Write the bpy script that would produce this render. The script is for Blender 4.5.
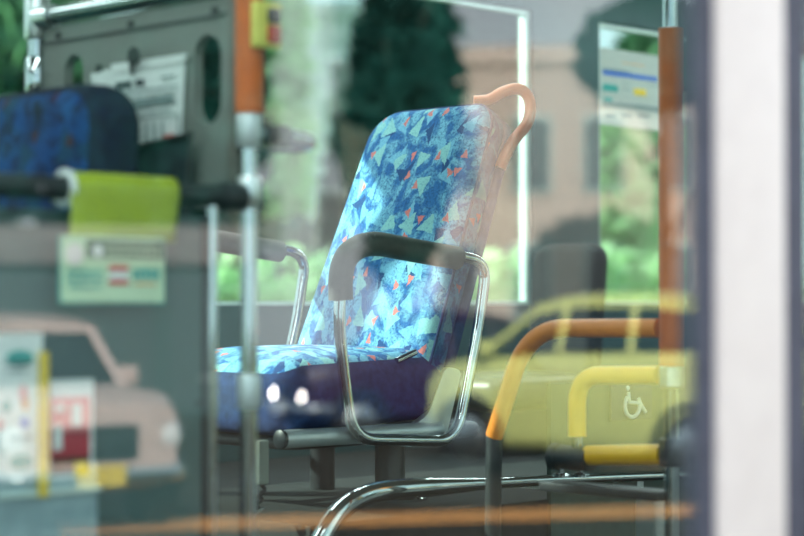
import bpy, bmesh, math, random
from mathutils import Vector, Matrix
random.seed(7)
for o in list(bpy.data.objects): bpy.data.objects.remove(o)
S = bpy.context.scene
COL = S.collection
PI = math.pi

# ------------------------------------------------------------------ camera
# bus frame: X runs towards the rear of the bus, Y across it, Z up; bus floor z=0, street z=-0.35
EYE = 1.25; CX = -1.84; CY = -1.84; FPX = 1900.0; GZ = -0.35
GLASS_Y = -0.60
cam_d = bpy.data.cameras.new('camera'); cam = bpy.data.objects.new('camera', cam_d); COL.objects.link(cam)
cam_d.sensor_width = 36; cam_d.lens = FPX/804*36; cam_d.clip_end = 300
cam.location = (CX, CY, EYE)
fw = Vector((math.cos(PI/4), math.sin(PI/4), math.tan(math.atan(32/FPX))))
cam.rotation_euler = fw.to_track_quat('-Z', 'Y').to_euler()
cam_d.dof.use_dof = True; cam_d.dof.focus_distance = 4.25; cam_d.dof.aperture_fstop = 2.2
S.camera = cam

# ------------------------------------------------------------------ world, sun, exposure
W = bpy.data.worlds.new('sky'); S.world = W; W.use_nodes = True
nt = W.node_tree; nt.nodes.clear()
wo = nt.nodes.new('ShaderNodeOutputWorld'); bg = nt.nodes.new('ShaderNodeBackground')
tc = nt.nodes.new('ShaderNodeTexCoord'); nz = nt.nodes.new('ShaderNodeTexNoise'); rp = nt.nodes.new('ShaderNodeValToRGB')
nz.inputs['Scale'].default_value = 3; nz.inputs['Detail'].default_value = 4
rp.color_ramp.elements[0].position = .38; rp.color_ramp.elements[0].color = (.44, .60, .72, 1)
rp.color_ramp.elements[1].position = .68; rp.color_ramp.elements[1].color = (.90, .91, .93, 1)
nt.links.new(tc.outputs['Generated'], nz.inputs['Vector']); nt.links.new(nz.outputs['Fac'], rp.inputs['Fac'])
nt.links.new(rp.outputs['Color'], bg.inputs['Color']); nt.links.new(bg.outputs[0], wo.inputs[0])
bg.inputs['Strength'].default_value = 2.5
sl = bpy.data.lights.new('sun', 'SUN'); sun = bpy.data.objects.new('sun', sl); COL.objects.link(sun)
sl.energy = 12; sl.angle = math.radians(1.0); sl.color = (1, .95, .87)
sdir = Vector((-.66, .75, math.tan(math.radians(29))))
sun.rotation_euler = sdir.to_track_quat('Z', 'Y').to_euler()
S.view_settings.view_transform = 'Standard'; S.view_settings.look = 'None'
S.view_settings.exposure = 0.0; S.view_settings.gamma = 1; S.view_settings.use_curve_mapping = False

# ------------------------------------------------------------------ position helpers
R2 = math.sqrt(.5)
def P(px, py, d):
    """real point d metres in front of the viewpoint"""
    t = (px-402)/FPX
    return Vector((CX + R2*d*(1+t), CY + R2*d*(1-t), EYE + (300-py)*d/FPX))
def onY(px, py, Y):
    t = (px-402)/FPX; return P(px, py, (Y-CY)/(R2*(1-t)))
def onX(px, py, X):
    t = (px-402)/FPX; return P(px, py, (X-CX)/(R2*(1+t)))
def ground(px, py, z=GZ): return P(px, py, (EYE-z)*FPX/(py-300))
def mir(p): return Vector((p[0], 2*GLASS_Y - p[1], p[2]))       # what is seen mirrored in the glass stands on the street side

# ------------------------------------------------------------------ materials
def mat(name, col, rough=.5, metal=0, var=.12, scale=30, bump=0, emit=None, emit_s=1, coat=0):
    m = bpy.data.materials.new(name); m.use_nodes = True; n = m.node_tree; b = n.nodes['Principled BSDF']
    b.inputs['Roughness'].default_value = rough; b.inputs['Metallic'].default_value = metal
    b.inputs['Coat Weight'].default_value = coat
    t = n.nodes.new('ShaderNodeTexCoord'); z = n.nodes.new('ShaderNodeTexNoise'); z.inputs['Scale'].default_value = scale; z.inputs['Detail'].default_value = 3
    r = n.nodes.new('ShaderNodeValToRGB')
    r.color_ramp.elements[0].position = .3; r.color_ramp.elements[1].position = .7
    r.color_ramp.elements[0].color = tuple(c*(1-var) for c in col)+(1,); r.color_ramp.elements[1].color = tuple(min(1, c*(1+var)) for c in col)+(1,)
    n.links.new(t.outputs['Object'], z.inputs['Vector']); n.links.new(z.outputs['Fac'], r.inputs['Fac']); n.links.new(r.outputs['Color'], b.inputs['Base Color'])
    if bump:
        bp = n.nodes.new('ShaderNodeBump'); bp.inputs['Strength'].default_value = bump; bp.inputs['Distance'].default_value = .002
        z2 = n.nodes.new('ShaderNodeTexNoise'); z2.inputs['Scale'].default_value = scale*8
        n.links.new(t.outputs['Object'], z2.inputs['Vector']); n.links.new(z2.outputs['Fac'], bp.inputs['Height']); n.links.new(bp.outputs[0], b.inputs['Normal'])
    if emit:
        b.inputs['Emission Color'].default_value = tuple(emit)+(1,); b.inputs['Emission Strength'].default_value = emit_s
    return m

def leaf(name, col, var=.35, scale=1.5):
    m = mat(name, col, .6, 0, var, scale); n = m.node_tree; b = n.nodes['Principled BSDF']; o = n.nodes['Material Output']
    tr = n.nodes.new('ShaderNodeBsdfTranslucent'); mx = n.nodes.new('ShaderNodeMixShader'); mx.inputs[0].default_value = .5
    n.links.new(b.inputs['Base Color'].links[0].from_socket, tr.inputs[0])
    n.links.new(b.outputs[0], mx.inputs[1]); n.links.new(tr.outputs[0], mx.inputs[2]); n.links.new(mx.outputs[0], o.inputs[0]); return m
def glass_mat(name, tint, r0):
    m = bpy.data.materials.new(name); m.use_nodes = True; n = m.node_tree; n.nodes.clear()
    o = n.nodes.new('ShaderNodeOutputMaterial'); mx = n.nodes.new('ShaderNodeMixShader')
    tr = n.nodes.new('ShaderNodeBsdfTransparent'); tr.inputs[0].default_value = tuple(tint)+(1,)
    gl = n.nodes.new('ShaderNodeBsdfGlossy'); gl.inputs['Roughness'].default_value = 0; gl.inputs[0].default_value = (1, 1, 1, 1)
    lw = n.nodes.new('ShaderNodeLayerWeight'); lw.inputs['Blend'].default_value = .5
    pw = n.nodes.new('ShaderNodeMath'); pw.operation = 'POWER'; pw.inputs[1].default_value = 5
    ml = n.nodes.new('ShaderNodeMath'); ml.operation = 'MULTIPLY_ADD'; ml.inputs[1].default_value = 1-r0; ml.inputs[2].default_value = r0
    n.links.new(lw.outputs['Facing'], pw.inputs[0]); n.links.new(pw.outputs[0], ml.inputs[0]); n.links.new(ml.outputs[0], mx.inputs[0])
    n.links.new(tr.outputs[0], mx.inputs[1]); n.links.new(gl.outputs[0], mx.inputs[2]); n.links.new(mx.outputs[0], o.inputs[0])
    return m

def fabric(name, axes, base, light, mint, navy, coral, scale=26, stretch_v=.72):
    """moquette: mottled blue with scattered slivers and triangles"""
    m = bpy.data.materials.new(name); m.use_nodes = True; n = m.node_tree; b = n.nodes['Principled BSDF']
    b.inputs['Roughness'].default_value = .9
    L = n.links.new
    def M(op, a, c=None, d=None):
        q = n.nodes.new('ShaderNodeMath'); q.operation = op
        for i, v in enumerate((a, c, d)):
            if v is None: continue
            if isinstance(v, (int, float)): q.inputs[i].default_value = v
            else: L(v, q.inputs[i])
        return q.outputs[0]
    t = n.nodes.new('ShaderNodeTexCoord'); sp = n.nodes.new('ShaderNodeSeparateXYZ'); L(t.outputs['Object'], sp.inputs[0])
    wz = n.nodes.new('ShaderNodeTexNoise'); wz.inputs['Scale'].default_value = 130; wz.inputs['Detail'].default_value = 3; L(t.outputs['Object'], wz.inputs['Vector'])
    ws = n.nodes.new('ShaderNodeSeparateColor'); L(wz.outputs['Color'], ws.inputs[0])
    cb = n.nodes.new('ShaderNodeCombineXYZ')
    L(M('MULTIPLY_ADD', M('SUBTRACT', ws.outputs[0], .5), .009, sp.outputs[axes[0]]), cb.inputs[0])
    L(M('MULTIPLY', M('MULTIPLY_ADD', M('SUBTRACT', ws.outputs[1], .5), .009, sp.outputs[axes[1]]), stretch_v), cb.inputs[1])
    def mix(f, a, c):
        q = n.nodes.new('ShaderNodeMix'); q.data_type = 'RGBA'; L(f, q.inputs[0])
        for i, v in ((6, a), (7, c)):
            if isinstance(v, tuple): q.inputs[i].default_value = v+(1,)
            else: L(v, q.inputs[i])
        return q.outputs[2]
    def tris(sc, r, thr, stretch, off):
        mp = n.nodes.new('ShaderNodeMapping'); mp.inputs['Location'].default_value = (off, off*.7, 0); L(cb.outputs[0], mp.inputs[0])
        v = n.nodes.new('ShaderNodeTexVoronoi'); v.voronoi_dimensions = '2D'; v.inputs['Scale'].default_value = sc; L(mp.outputs[0], v.inputs['Vector'])
        mul = n.nodes.new('ShaderNodeVectorMath'); mul.operation = 'SUBTRACT'
        L(mp.outputs[0], mul.inputs[0]); L(v.outputs['Position'], mul.inputs[1])
        sc2 = n.nodes.new('ShaderNodeVectorMath'); sc2.operation = 'SCALE'; sc2.inputs['Scale'].default_value = sc; L(mul.outputs[0], sc2.inputs[0])
        cs = n.nodes.new('ShaderNodeSeparateColor'); L(v.outputs['Color'], cs.inputs[0])
        vr = n.nodes.new('ShaderNodeVectorRotate'); vr.rotation_type = 'Z_AXIS'; L(sc2.outputs[0], vr.inputs['Vector']); L(M('MULTIPLY', cs.outputs[0], 6.28), vr.inputs['Angle'])
        s2 = n.nodes.new('ShaderNodeSeparateXYZ'); L(vr.outputs[0], s2.inputs[0])
        x = M('MULTIPLY', s2.outputs[0], stretch); y = s2.outputs[1]
        e1 = M('MULTIPLY', y, -1.0); e2 = M('ADD', M('MULTIPLY', y, .5), M('MULTIPLY', x, .87)); e3 = M('SUBTRACT', M('MULTIPLY', y, .5), M('MULTIPLY', x, .87))
        d = M('MAXIMUM', M('MAXIMUM', e1, e2), e3)
        return M('MULTIPLY', M('LESS_THAN', d, r), M('GREATER_THAN', cs.outputs[1], thr))
    nz = n.nodes.new('ShaderNodeTexNoise'); nz.inputs['Scale'].default_value = 16; nz.inputs['Detail'].default_value = 4; nz.inputs['Distortion'].default_value = 2.0
    L(cb.outputs[0], nz.inputs['Vector'])
    st = M('MULTIPLY', M('SUBTRACT', nz.outputs['Fac'], .42), 6.0); st.node.use_clamp = True
    c = mix(st, base, light)
    # fine weave grain
    gz = n.nodes.new('ShaderNodeTexNoise'); gz.inputs['Scale'].default_value = 190; gz.inputs['Detail'].default_value = 2; L(t.outputs['Object'], gz.inputs['Vector'])
    gr = M('MULTIPLY', M('SUBTRACT', gz.outputs['Fac'], .47), 3.2); gr.node.use_clamp = True
    c = mix(gr, c, tuple(x*.45 for x in base))
    c = mix(tris(scale*.62, .22, .6, 2.0, 3.1), c, navy)
    c = mix(tris(scale*.75, .26, .35, 1.5, 9.7), c, light)
    c = mix(tris(scale*.7, .25, .55, 1.25, 5.3), c, mint)
    c = mix(tris(scale*.7, .11, .45, 1.3, 1.9), c, coral)
    gr2 = M('MULTIPLY', gr, .45); c = mix(gr2, c, tuple(x*.7 for x in base))
    L(c, b.inputs['Base Color'])
    bp = n.nodes.new('ShaderNodeBump'); bp.inputs['Strength'].default_value = .25; bp.inputs['Distance'].default_value = .001
    L(gz.outputs['Fac'], bp.inputs['Height']); L(bp.outputs[0], b.inputs['Normal'])
    return m

chrome = mat('chrome', (.50, .55, .56), .07, 1, .03)
steel = mat('brushed steel', (.68, .74, .74), .28, 1, .06)
satin = mat('satin aluminium', (.62, .68, .69), .42, .7, .05)
blackp = mat('black rubber', (.025, .03, .03), .55, 0, .2)
padm = mat('dark grey foam pad', (.085, .085, .075), .7, 0, .1, 60)
railpad = mat('dark rail cover', (.015, .022, .025), .5)
orangep = mat('orange pole cover', (.60, .13, .018), .38, 0, .08)
orangeg = mat('pale orange handle', (.80, .20, .05), .45, 0, .06)
orangem = mat('orange rail', (.85, .26, .02), .4, 0, .06)
yellowm = mat('yellow rail', (.82, .43, .01), .4, 0, .06)
buttony = mat('yellow button housing', (.72, .68, .14), .45)
buttonw = mat('pale button housing', (.72, .80, .58), .45)
dark = mat('dark plastic', (.02, .025, .03), .4)
redp = mat('red plastic', (.45, .05, .03), .35)
panelm = mat('grey partition laminate', (.17, .195, .175), .55, 0, .06, 12)
panell = mat('grey green lower laminate', (.065, .115, .115), .45, 0, .07, 8)
paper = mat('white paper', (.72, .78, .76), .8, 0, .04)
ink = mat('dark ink', (.04, .06, .07), .8)
inkg = mat('grey ink', (.20, .28, .28), .8)
inkred = mat('red ink', (.62, .06, .05), .7)
inkpink = mat('pink ink', (.75, .25, .25), .7)
inkblue = mat('blue ink', (.05, .16, .55), .7)
inkgreen = mat('green ink', (.003, .10, .05), .7)
inkteal = mat('teal ink', (.05, .35, .32), .7)
inkorange = mat('orange ink', (.80, .36, .10), .7)
inkyellow = mat('yellow ink', (.75, .55, .05), .7)
lime = mat('lime green vinyl', (.33, .42, .03), .32, 0, .08, 20)
lcard = mat('pale green card', (.55, .72, .48), .6, 0, .04)
floorm = mat('dark vinyl floor', (.014, .019, .020), .8, 0, .15, 40)
wallm = mat('teal grey wall lining', (.034, .085, .09), .6, 0, .06, 6)
trimw = mat('pale window frame', (.62, .78, .74), .35, .2, .04)
ceilm = mat('off white ceiling lining', (.55, .58, .56), .7, 0, .04)
pillarw = mat('white painted frame', (.98, .85, .78), .4, 0, .03)
pillard = mat('dark frame rubber', (.085, .085, .12), .6)
bodyw = mat('white bus paint', (.75, .78, .78), .3, 0, .03)
lamp = mat('lit ceiling lamp diffuser', (.9, .9, .9), .5, 0, 0, emit=(.9, 1, 1), emit_s=6)
asphalt = mat('brown grey asphalt', (.032, .023, .016), .85, 0, .25, 3)
asphalt.node_tree.nodes['Principled BSDF'].inputs['Specular IOR Level'].default_value = .1
paint_o = mat('orange road band', (.62, .27, .07), .8, 0, .2, 4)
grassm = mat('grass', (.12, .26, .06), .9, 0, .3, 2)
leafd = mat('dark leaves', (.007, .042, .034), 1, 0, .5, 2); leafd.node_tree.nodes['Principled BSDF'].inputs['Specular IOR Level'].default_value = .1
leafm = leaf('mid green leaves', (.16, .36, .17))
leafl = leaf('light green leaves', (.54, .78, .44), .15)
bark = mat('bark', (.08, .06, .045), .9, 0, .3, 10)
wallb = mat('beige render', (.66, .53, .45), .85, 0, .12, .8)
wallg = mat('pale grey render', (.52, .55, .58), .85, 0, .10, .6)
winb = mat('dark building glass', (.20, .20, .20), .1, 0, .1)
tyre = mat('tyre', (.015, .015, .015), .8)
carglass = mat('car glass', (.01, .018, .025), .25, 0, 0)
lens = mat('headlamp lens', (.8, .8, .8), .1, 0, 0)
glintlamp = mat('glowing headlamp glint', (.9, .9, .9), .3, 0, 0, emit=(1, .97, .95), emit_s=90)  # emission stands in for sun glints on the maroon car's headlamps
signbg = mat('blue grey sign', (.02, .05, .10), .5)
signw = mat('sign white', (.85, .88, .88), .5)
beltm = mat('grey belt webbing', (.22, .25, .22), .7)
BL = dict(base=(.022, .15, .42), light=(.20, .52, .72), mint=(.30, .64, .64), navy=(.015, .07, .22), coral=(.80, .24, .20))
fab_bside = fabric('moquette backrest shaded side', (0, 2), base=(.012, .06, .20), light=(.04, .16, .30), mint=(.08, .24, .28), navy=(.006, .03, .12), coral=(.40, .10, .08))  # darker copy of the backrest moquette, the side's shade put into its colours
fab_back = fabric('moquette backrest', (1, 2), **BL)
fab_seat = fabric('moquette cushion', (0, 1), **BL)
fab_side = mat('navy cloth and side shade', (.016, .042, .14), .9, 0, .3, 50)  # navy paints in the shade on the cushion side; also used for shell and piping
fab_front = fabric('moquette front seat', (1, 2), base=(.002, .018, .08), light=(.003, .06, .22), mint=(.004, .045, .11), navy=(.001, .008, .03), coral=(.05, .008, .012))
fab_fside = mat('dark blue shaded side cloth', (.002, .010, .032), .9, 0, .3, 50)  # darkened blue, the shadow on the front seat's side put into the colour
glassn = glass_mat('door glass', (.93, .97, .96), .088)
glassf = glass_mat('tinted far glass', (.80, .88, .84), .04)

# ------------------------------------------------------------------ mesh helpers
def tag(o, label=None, cat=None, group=None, kind=None):
    if label: o['label'] = label
    if cat: o['category'] = cat
    if group: o['group'] = group
    if kind: o['kind'] = kind
    return o
def root_loc(p):
    v = Vector((0, 0, 0))
    while p: v += p.location; p = p.parent
    return v
def obj(name, bm, m, parent=None, smooth=True, local=False):
    bmesh.ops.recalc_face_normals(bm, faces=bm.faces)
    if parent:
        if not local: bmesh.ops.translate(bm, vec=-root_loc(parent), verts=bm.verts)
        loc = (0, 0, 0)
    else:
        xs = [v.co for v in bm.verts]
        c = Vector((sum((min(v[i] for v in xs), max(v[i] for v in xs)))/2 for i in range(3))); c.z = min(v.z for v in xs)
        bmesh.ops.translate(bm, vec=-c, verts=bm.verts); loc = c
    me = bpy.data.meshes.new(name); bm.to_mesh(me); bm.free()
    me.materials.append(m)
    if smooth:
        me.polygons.foreach_set('use_smooth', [True]*len(me.polygons))
        try: me.set_sharp_from_angle(angle=math.radians(38))
        except Exception: pass
    o = bpy.data.objects.new(name, me); COL.objects.link(o); o.location = loc
    if parent: o.parent = parent
    return o
def thing(name, loc, label, cat, group=None, rz=0):
    o = bpy.data.objects.new(name, None); COL.objects.link(o); o.location = loc; o.rotation_euler = (0, 0, rz); o.empty_display_size = .1
    return tag(o, label, cat, group)
def box(bm, x0, x1, y0, y1, z0, z1, bev=0, M=None):
    g = bmesh.ops.create_cube(bm, size=1)
    vs = g['verts']
    for v in vs:
        v.co = Vector(((x0+x1)/2+v.co.x*(x1-x0), (y0+y1)/2+v.co.y*(y1-y0), (z0+z1)/2+v.co.z*(z1-z0)))
    if bev:
        es = list({e for v in vs for e in v.link_edges})
        r = bmesh.ops.bevel(bm, geom=es, offset=bev, segments=2, affect='EDGES', profile=.6)
        vs = list({v for f in r['faces'] for v in f.verts} | {v for v in vs if v.is_valid})
    if M: 
        for v in vs: v.co = M @ v.co
    return bm
def B(*a, **k): return box(bmesh.new(), *a, **k)
def fillet(pts, r, n=8):
    pts = [Vector(p) for p in pts]; out = [pts[0]]
    rr = r if isinstance(r, (list, tuple)) else [r]*(len(pts)-2)
    for i in range(1, len(pts)-1):
        a, b, c = pts[i-1], pts[i], pts[i+1]; q = rr[i-1]
        u = (a-b); w = (c-b); q1 = min(q, u.length*.49, w.length*.49)
        s, e = b+u.normalized()*q1, b+w.normalized()*q1
        for k in range(n+1):
            t = k/n; out.append(s*(1-t)**2 + b*2*t*(1-t) + e*t*t)
    out.append(pts[-1]); return out
def closed_fillet(pts, r, n=8):
    pts = [Vector(p) for p in pts]; out = []; N = len(pts)
    for i in range(N):
        a, b, c = pts[i-1], pts[i], pts[(i+1) % N]; q = r[i] if isinstance(r, (list, tuple)) else r
        s, e = b+(a-b).normalized()*q, b+(c-b).normalized()*q
        for k in range(n+1):
            t = k/n; out.append(s*(1-t)**2 + b*2*t*(1-t) + e*t*t)
    return out
def tube(bm, pts, r, seg=20, closed=False, cap=True):
    pts = [Vector(p) for p in pts]; N = len(pts)
    def tan(i):
        if closed: return (pts[(i+1) % N]-pts[i-1]).normalized()
        return (pts[min(i+1, N-1)]-pts[max(i-1, 0)]).normalized()
    t0 = tan(0); nrm = t0.orthogonal().normalized(); rings = []
    for i in range(N):
        t = tan(i); nrm = (nrm - t*nrm.dot(t)).normalized(); b = t.cross(nrm)
        rad = r[i] if isinstance(r, (list, tuple)) else r
        rings.append([bm.verts.new(pts[i]+(nrm*math.cos(2*PI*k/seg)+b*math.sin(2*PI*k/seg))*rad) for k in range(seg)])
    for i in range(N if closed else N-1):
        A, Bq = rings[i], rings[(i+1) % N]
        for k in range(seg): bm.faces.new((A[k], A[(k+1) % seg], Bq[(k+1) % seg], Bq[k]))
    if cap and not closed:
        bm.faces.new(rings[0][::-1]); bm.faces.new(rings[-1])
    return bm
def T(pts, r, **k): return tube(bmesh.new(), pts, r, **k)
def lathe(bm, prof, c, axis='Z', seg=32):
    c = Vector(c); rings = []
    for (r, h) in prof:
        ring = []
        for k in range(seg):
            a = 2*PI*k/seg; x, y = r*math.cos(a), r*math.sin(a)
            p = {'Z': (x, y, h), 'X': (h, x, y), 'Y': (x, h, y)}[axis]
            ring.append(bm.verts.new(c+Vector(p)))
        rings.append(ring)
    for A, Bq in zip(rings, rings[1:]):
        for k in range(seg): bm.faces.new((A[k], A[(k+1) % seg], Bq[(k+1) % seg], Bq[k]))
    bm.faces.new(rings[0][::-1]); bm.faces.new(rings[-1]); return bm
def rrect(w, h, r, n=8):
    out = []
    for cx, cy, a0 in ((w/2-r, h/2-r, 0), (-w/2+r, h/2-r, PI/2), (-w/2+r, -h/2+r, PI), (w/2-r, -h/2+r, 1.5*PI)):
        for k in range(n+1):
            a = a0+PI/2*k/n; out.append((cx+r*math.cos(a), cy+r*math.sin(a)))
    return out
def cushion(w, h, th, cr, er, pillow=.012, fn=None, part='all', k0=0, th0=0):
    """padded slab in local (u,v,t): outline w x h, thickness th, rounded rim er. fn maps (u,v,t)->world"""
    bm = bmesh.new(); rings = []
    K = 6
    prof = []
    if part in ('all', 'back'):
        for k in range(K+1):
            a = PI/2*k/K; prof.append((er*(1-math.sin(a)), -th/2+er*(1-math.cos(a))))
        if part == 'back' and k0:
            for k in range(k0+1):
                a = PI/2*(1-k/K); prof.append((er*(1-math.sin(a)), th/2-er*(1-math.cos(a))))
    if part in ('all', 'front'):
        if part == 'front' and not k0: prof.append((0, th0))
        for k in range(k0, K+1):
            a = PI/2*(1-k/K); prof.append((er*(1-math.sin(a)), th/2-er*(1-math.cos(a))))
    for ins, t in prof:
        rings.append([(x, y, t) for x, y in rrect(w-2*ins, h-2*ins, max(cr-ins, .004))])
    if part in ('all', 'front'):
        base = rrect(w-2*er, h-2*er, max(cr-er, .004))
        for s in (.85, .6, .3, .02): rings.append([(x*s, y*s, th/2+pillow*(1-s*s)) for x, y in base])
    vr = [[bm.verts.new(fn(*p)) for p in r] for r in rings]
    for A, Bq in zip(vr, vr[1:]):
        m = len(A)
        for k in range(m): bm.faces.new((A[k], A[(k+1) % m], Bq[(k+1) % m], Bq[k]))
    if part in ('all', 'back'): bm.faces.new(vr[0][::-1])
    if part != 'back': bm.faces.new(vr[-1])
    return bm
def extrude_poly(bm, pts, d):
    """pts: list of Vector outline; d: Vector offset"""
    a = [bm.verts.new(p) for p in pts]; b = [bm.verts.new(p+d) for p in pts]
    bm.faces.new(a); bm.faces.new(b[::-1]); n = len(a)
    for k in range(n): bm.faces.new((a[k], b[k], b[(k+1) % n], a[(k+1) % n]))
    return bm
def holed_panel(bm, x, th, y0, y1, z0, z1, holes, n=10):
    """panel in the YZ plane with upright stadium holes (yc, zlo, zhi, r): built as vertical strips"""
    def strip(ya, yb, za, zb): box(bm, x, x+th, ya, yb, za, zb)
    ys = y0
    for (yc, zl, zh, r) in sorted(holes):
        strip(ys, yc-r, z0, z1); ys = yc+r
        for top in (True, False):
            zb = z1 if top else z0; zc = (zh-r) if top else (zl+r); s = 1 if top else -1
            arc = [Vector((x, yc+r*math.cos(PI*k/n), zc+s*r*math.sin(PI*k/n))) for k in range(n+1)]
            for k in range(n):
                a, b = arc[k], arc[k+1]
                extrude_poly(bm, [a, b, Vector((x, b.y, zb)), Vector((x, a.y, zb))], Vector((th, 0, 0)))
    strip(ys, y1, z0, z1); return bm

# ================================================================== SETTING
ZF = 2.42
YW = 2.25
def struct(name, bm, m, **k): return tag(obj(name, bm, m, **k), kind='structure')
struct('floor', B(-2.6, 6.5, GLASS_Y-.02, YW+.06, -.06, 0), floorm)
struct('ceiling', B(-2.6, 6.5, GLASS_Y-.02, YW+.06, ZF, ZF+.05), ceilm)
# raised wheel housing that carries the seats
struct('trim_1', B(.72, 5.2, .98, YW, 0, .80, bev=.01), floorm)
# far wall: below sill, above windows, pillars between
SILL = 1.235; TOP = 2.20
wx = [(-2.5, -1.15), (-1.05, .35), (.42, 2.86), (3.20, 4.75), (4.95, 6.4)]
bm = B(-2.6, 6.5, YW, YW+.06, -.06, SILL); box(bm, -2.6, 6.5, YW, YW+.06, TOP, ZF)
xs = [-2.6]+[v for w in wx for v in w]+[6.5]
for i in range(0, len(xs), 2): box(bm, xs[i], xs[i+1], YW, YW+.06, SILL, TOP)
struct('wall_far', bm, wallm, smooth=False)
for i, (a, b) in enumerate(wx):
    r = struct('window_%d' % (i+2), B(a, b, YW+.028, YW+.033, SILL, TOP), glassf, smooth=False)
    f = bmesh.new()
    for q in ((a, a+.022, SILL, TOP), (b-.022, b, SILL, TOP), (a+.022, b-.022, TOP-.014, TOP), (a+.022, b-.022, SILL, SILL+.012)):
        box(f, q[0], q[1], YW+.015, YW+.045, q[2], q[3])
    obj('window_frame', f, trimw, r)
# rear and front ends
bm = B(6.5, 6.56, GLASS_Y-.02, YW+.06, -.06, ZF); struct('wall_rear', bm, wallm)
bm = B(-2.66, -2.6, GLASS_Y-.02, YW+.06, -.06, .9); box(bm, -2.66, -2.6, GLASS_Y-.02, YW+.06, 2.3, ZF)
struct('wall_front', bm, wallm)
struct('window_7', B(-2.64, -2.63, GLASS_Y, YW, .9, 2.3), glassf, smooth=False)
# near side: door glass, its white post, the bus side behind it
gx1 = onY(695, 300, GLASS_Y).x; px0 = onY(717, 300, GLASS_Y-.012).x; px1 = onY(785, 300, GLASS_Y-.012).x
struct('window_1', B(-1.9, gx1+.02, GLASS_Y-.003, GLASS_Y+.003, .06, 2.36), glassn, smooth=False)
bm = B(gx1, px0+.005, GLASS_Y-.008, GLASS_Y+.02, .0, ZF); box(bm, px1-.005, px1+.05, GLASS_Y-.008, GLASS_Y+.02, 0, ZF)
struct('trim_2', bm, pillard)
struct('trim_3', B(px0, px1, GLASS_Y-.014, GLASS_Y+.01, -.06, ZF, bev=.004), pillarw)
bm = B(px1+.05, 6.5, GLASS_Y-.02, GLASS_Y+.02, -.2, .9); box(bm, px1+.05, 6.5, GLASS_Y-.02, GLASS_Y+.02, 2.2, ZF+.1)
for x in (1.6, 3.1, 4.6, 6.4): box(bm, x, x+.1, GLASS_Y-.02, GLASS_Y+.02, .9, 2.2)
box(bm, -2.6, -1.9, GLASS_Y-.02, GLASS_Y+.02, -.2, ZF+.1); box(bm, -1.9, px1+.05, GLASS_Y-.02, GLASS_Y+.02, 2.36, ZF+.1)
struct('wall_near', bm, bodyw)
xx = [px1+.05, 1.6, 1.7, 3.1, 3.2, 4.6, 4.7, 6.4]
for i in range(4): struct('window_%d' % (8+i), B(xx[2*i], xx[2*i+1], GLASS_Y-.003, GLASS_Y+.003, .9, 2.2), glassf, smooth=False)
# street, lawn
struct('ground', B(-60, 90, -80, 12, GZ-.1, GZ), asphalt)
struct('trim_4', B(-60, 90, 12, 90, GZ-.1, GZ+.05), grassm)
def band(a, b, w0, w1, name):
    a = mir(ground(*a)); b = mir(ground(*b)); d = (b-a).normalized(); n = Vector((-d.y, d.x, 0))
    bm = bmesh.new(); extrude_poly(bm, [a+n*w0, b+n*w0, b+n*w1, a+n*w1], Vector((0, 0, .012))); struct(name, bm, paint_o)
band((60, 528), (760, 508), -.32, .32, 'trim_5')
band((560, 470), (760, 462), -.2, .2, 'trim_6')

# ceiling lamps of the bus
def ceiling_lamp(x0, x1, y, label):
    c = thing('ceiling_lamp', ((x0+x1)/2, y, ZF), label, 'lamp', 'ceiling lamps of the bus')
    obj('housing', B(x0, x1, y-.09, y+.09, ZF-.03, ZF, bev=.008), bodyw, c)
    obj('diffuser', B(x0+.02, x1-.02, y-.07, y+.07, ZF-.042, ZF-.03), lamp, c)
    l = bpy.data.lights.new('lamp_light', 'AREA'); l.shape = 'RECTANGLE'; l.size = x1-x0-.05; l.size_y = .14; l.energy = LAMP_W*(x1-x0); l.color = (.88, 1, .98)
    lo = bpy.data.objects.new('lamp_light', l); COL.objects.link(lo); lo.location = (0, 0, -.05); lo.parent = c
LAMP_W = 7.5
ceiling_lamp(-2.2, -.2, 1.75, 'long white strip lamp on the bus ceiling near the front'); ceiling_lamp(.4, 2.4, 1.75, 'long white strip lamp on the bus ceiling above the patterned seat')
ceiling_lamp(-2.2, -.2, .0, 'long white strip lamp on the bus ceiling just inside the door'); ceiling_lamp(2.8, 4.8, 1.75, 'long white strip lamp on the bus ceiling towards the rear')

# ================================================================== MAIN SEAT
YN, YFAR = 1.05, 1.655      # arm planes
seat = thing('passenger_seat', (1.1, 1.31, .80), 'single bus seat in blue triangle patterned cloth with chrome armrests, in the middle', 'seat')
def back_fn(w):
    th = math.atan2(.255, .60)           # recline
    up = Vector((math.sin(th), 0, math.cos(th))); nrm = Vector((-math.cos(th), 0, math.sin(th)))
    org = Vector((1.318, 1.318, 1.374))
    def fn(u, v, t):
        k = 1.07-.14*max(0, (v/.70+.5))           # narrower to the top
        return org + Vector((0, 1, 0))*(-u*k) + up*v + nrm*(t + .02*math.cos(v*5))
    return fn
BF = back_fn(0)
bk = obj('backrest', cushion(.43, .72, .085, .085, .035, .012, BF, 'front', k0=1), fab_back, seat)
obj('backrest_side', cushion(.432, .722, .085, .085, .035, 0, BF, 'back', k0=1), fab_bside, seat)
# rear shell
shell = cushion(.425, .715, .03, .085, .012, .0, lambda u, v, t: BF(u, v, t-.050)); obj('back_shell', shell, fab_side, seat)
# piping seam
obj('piping', T([BF(x, y, .020) for x, y in rrect(.426, .716, .083)], .0035, seg=8, closed=True), fab_side, bk)
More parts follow.
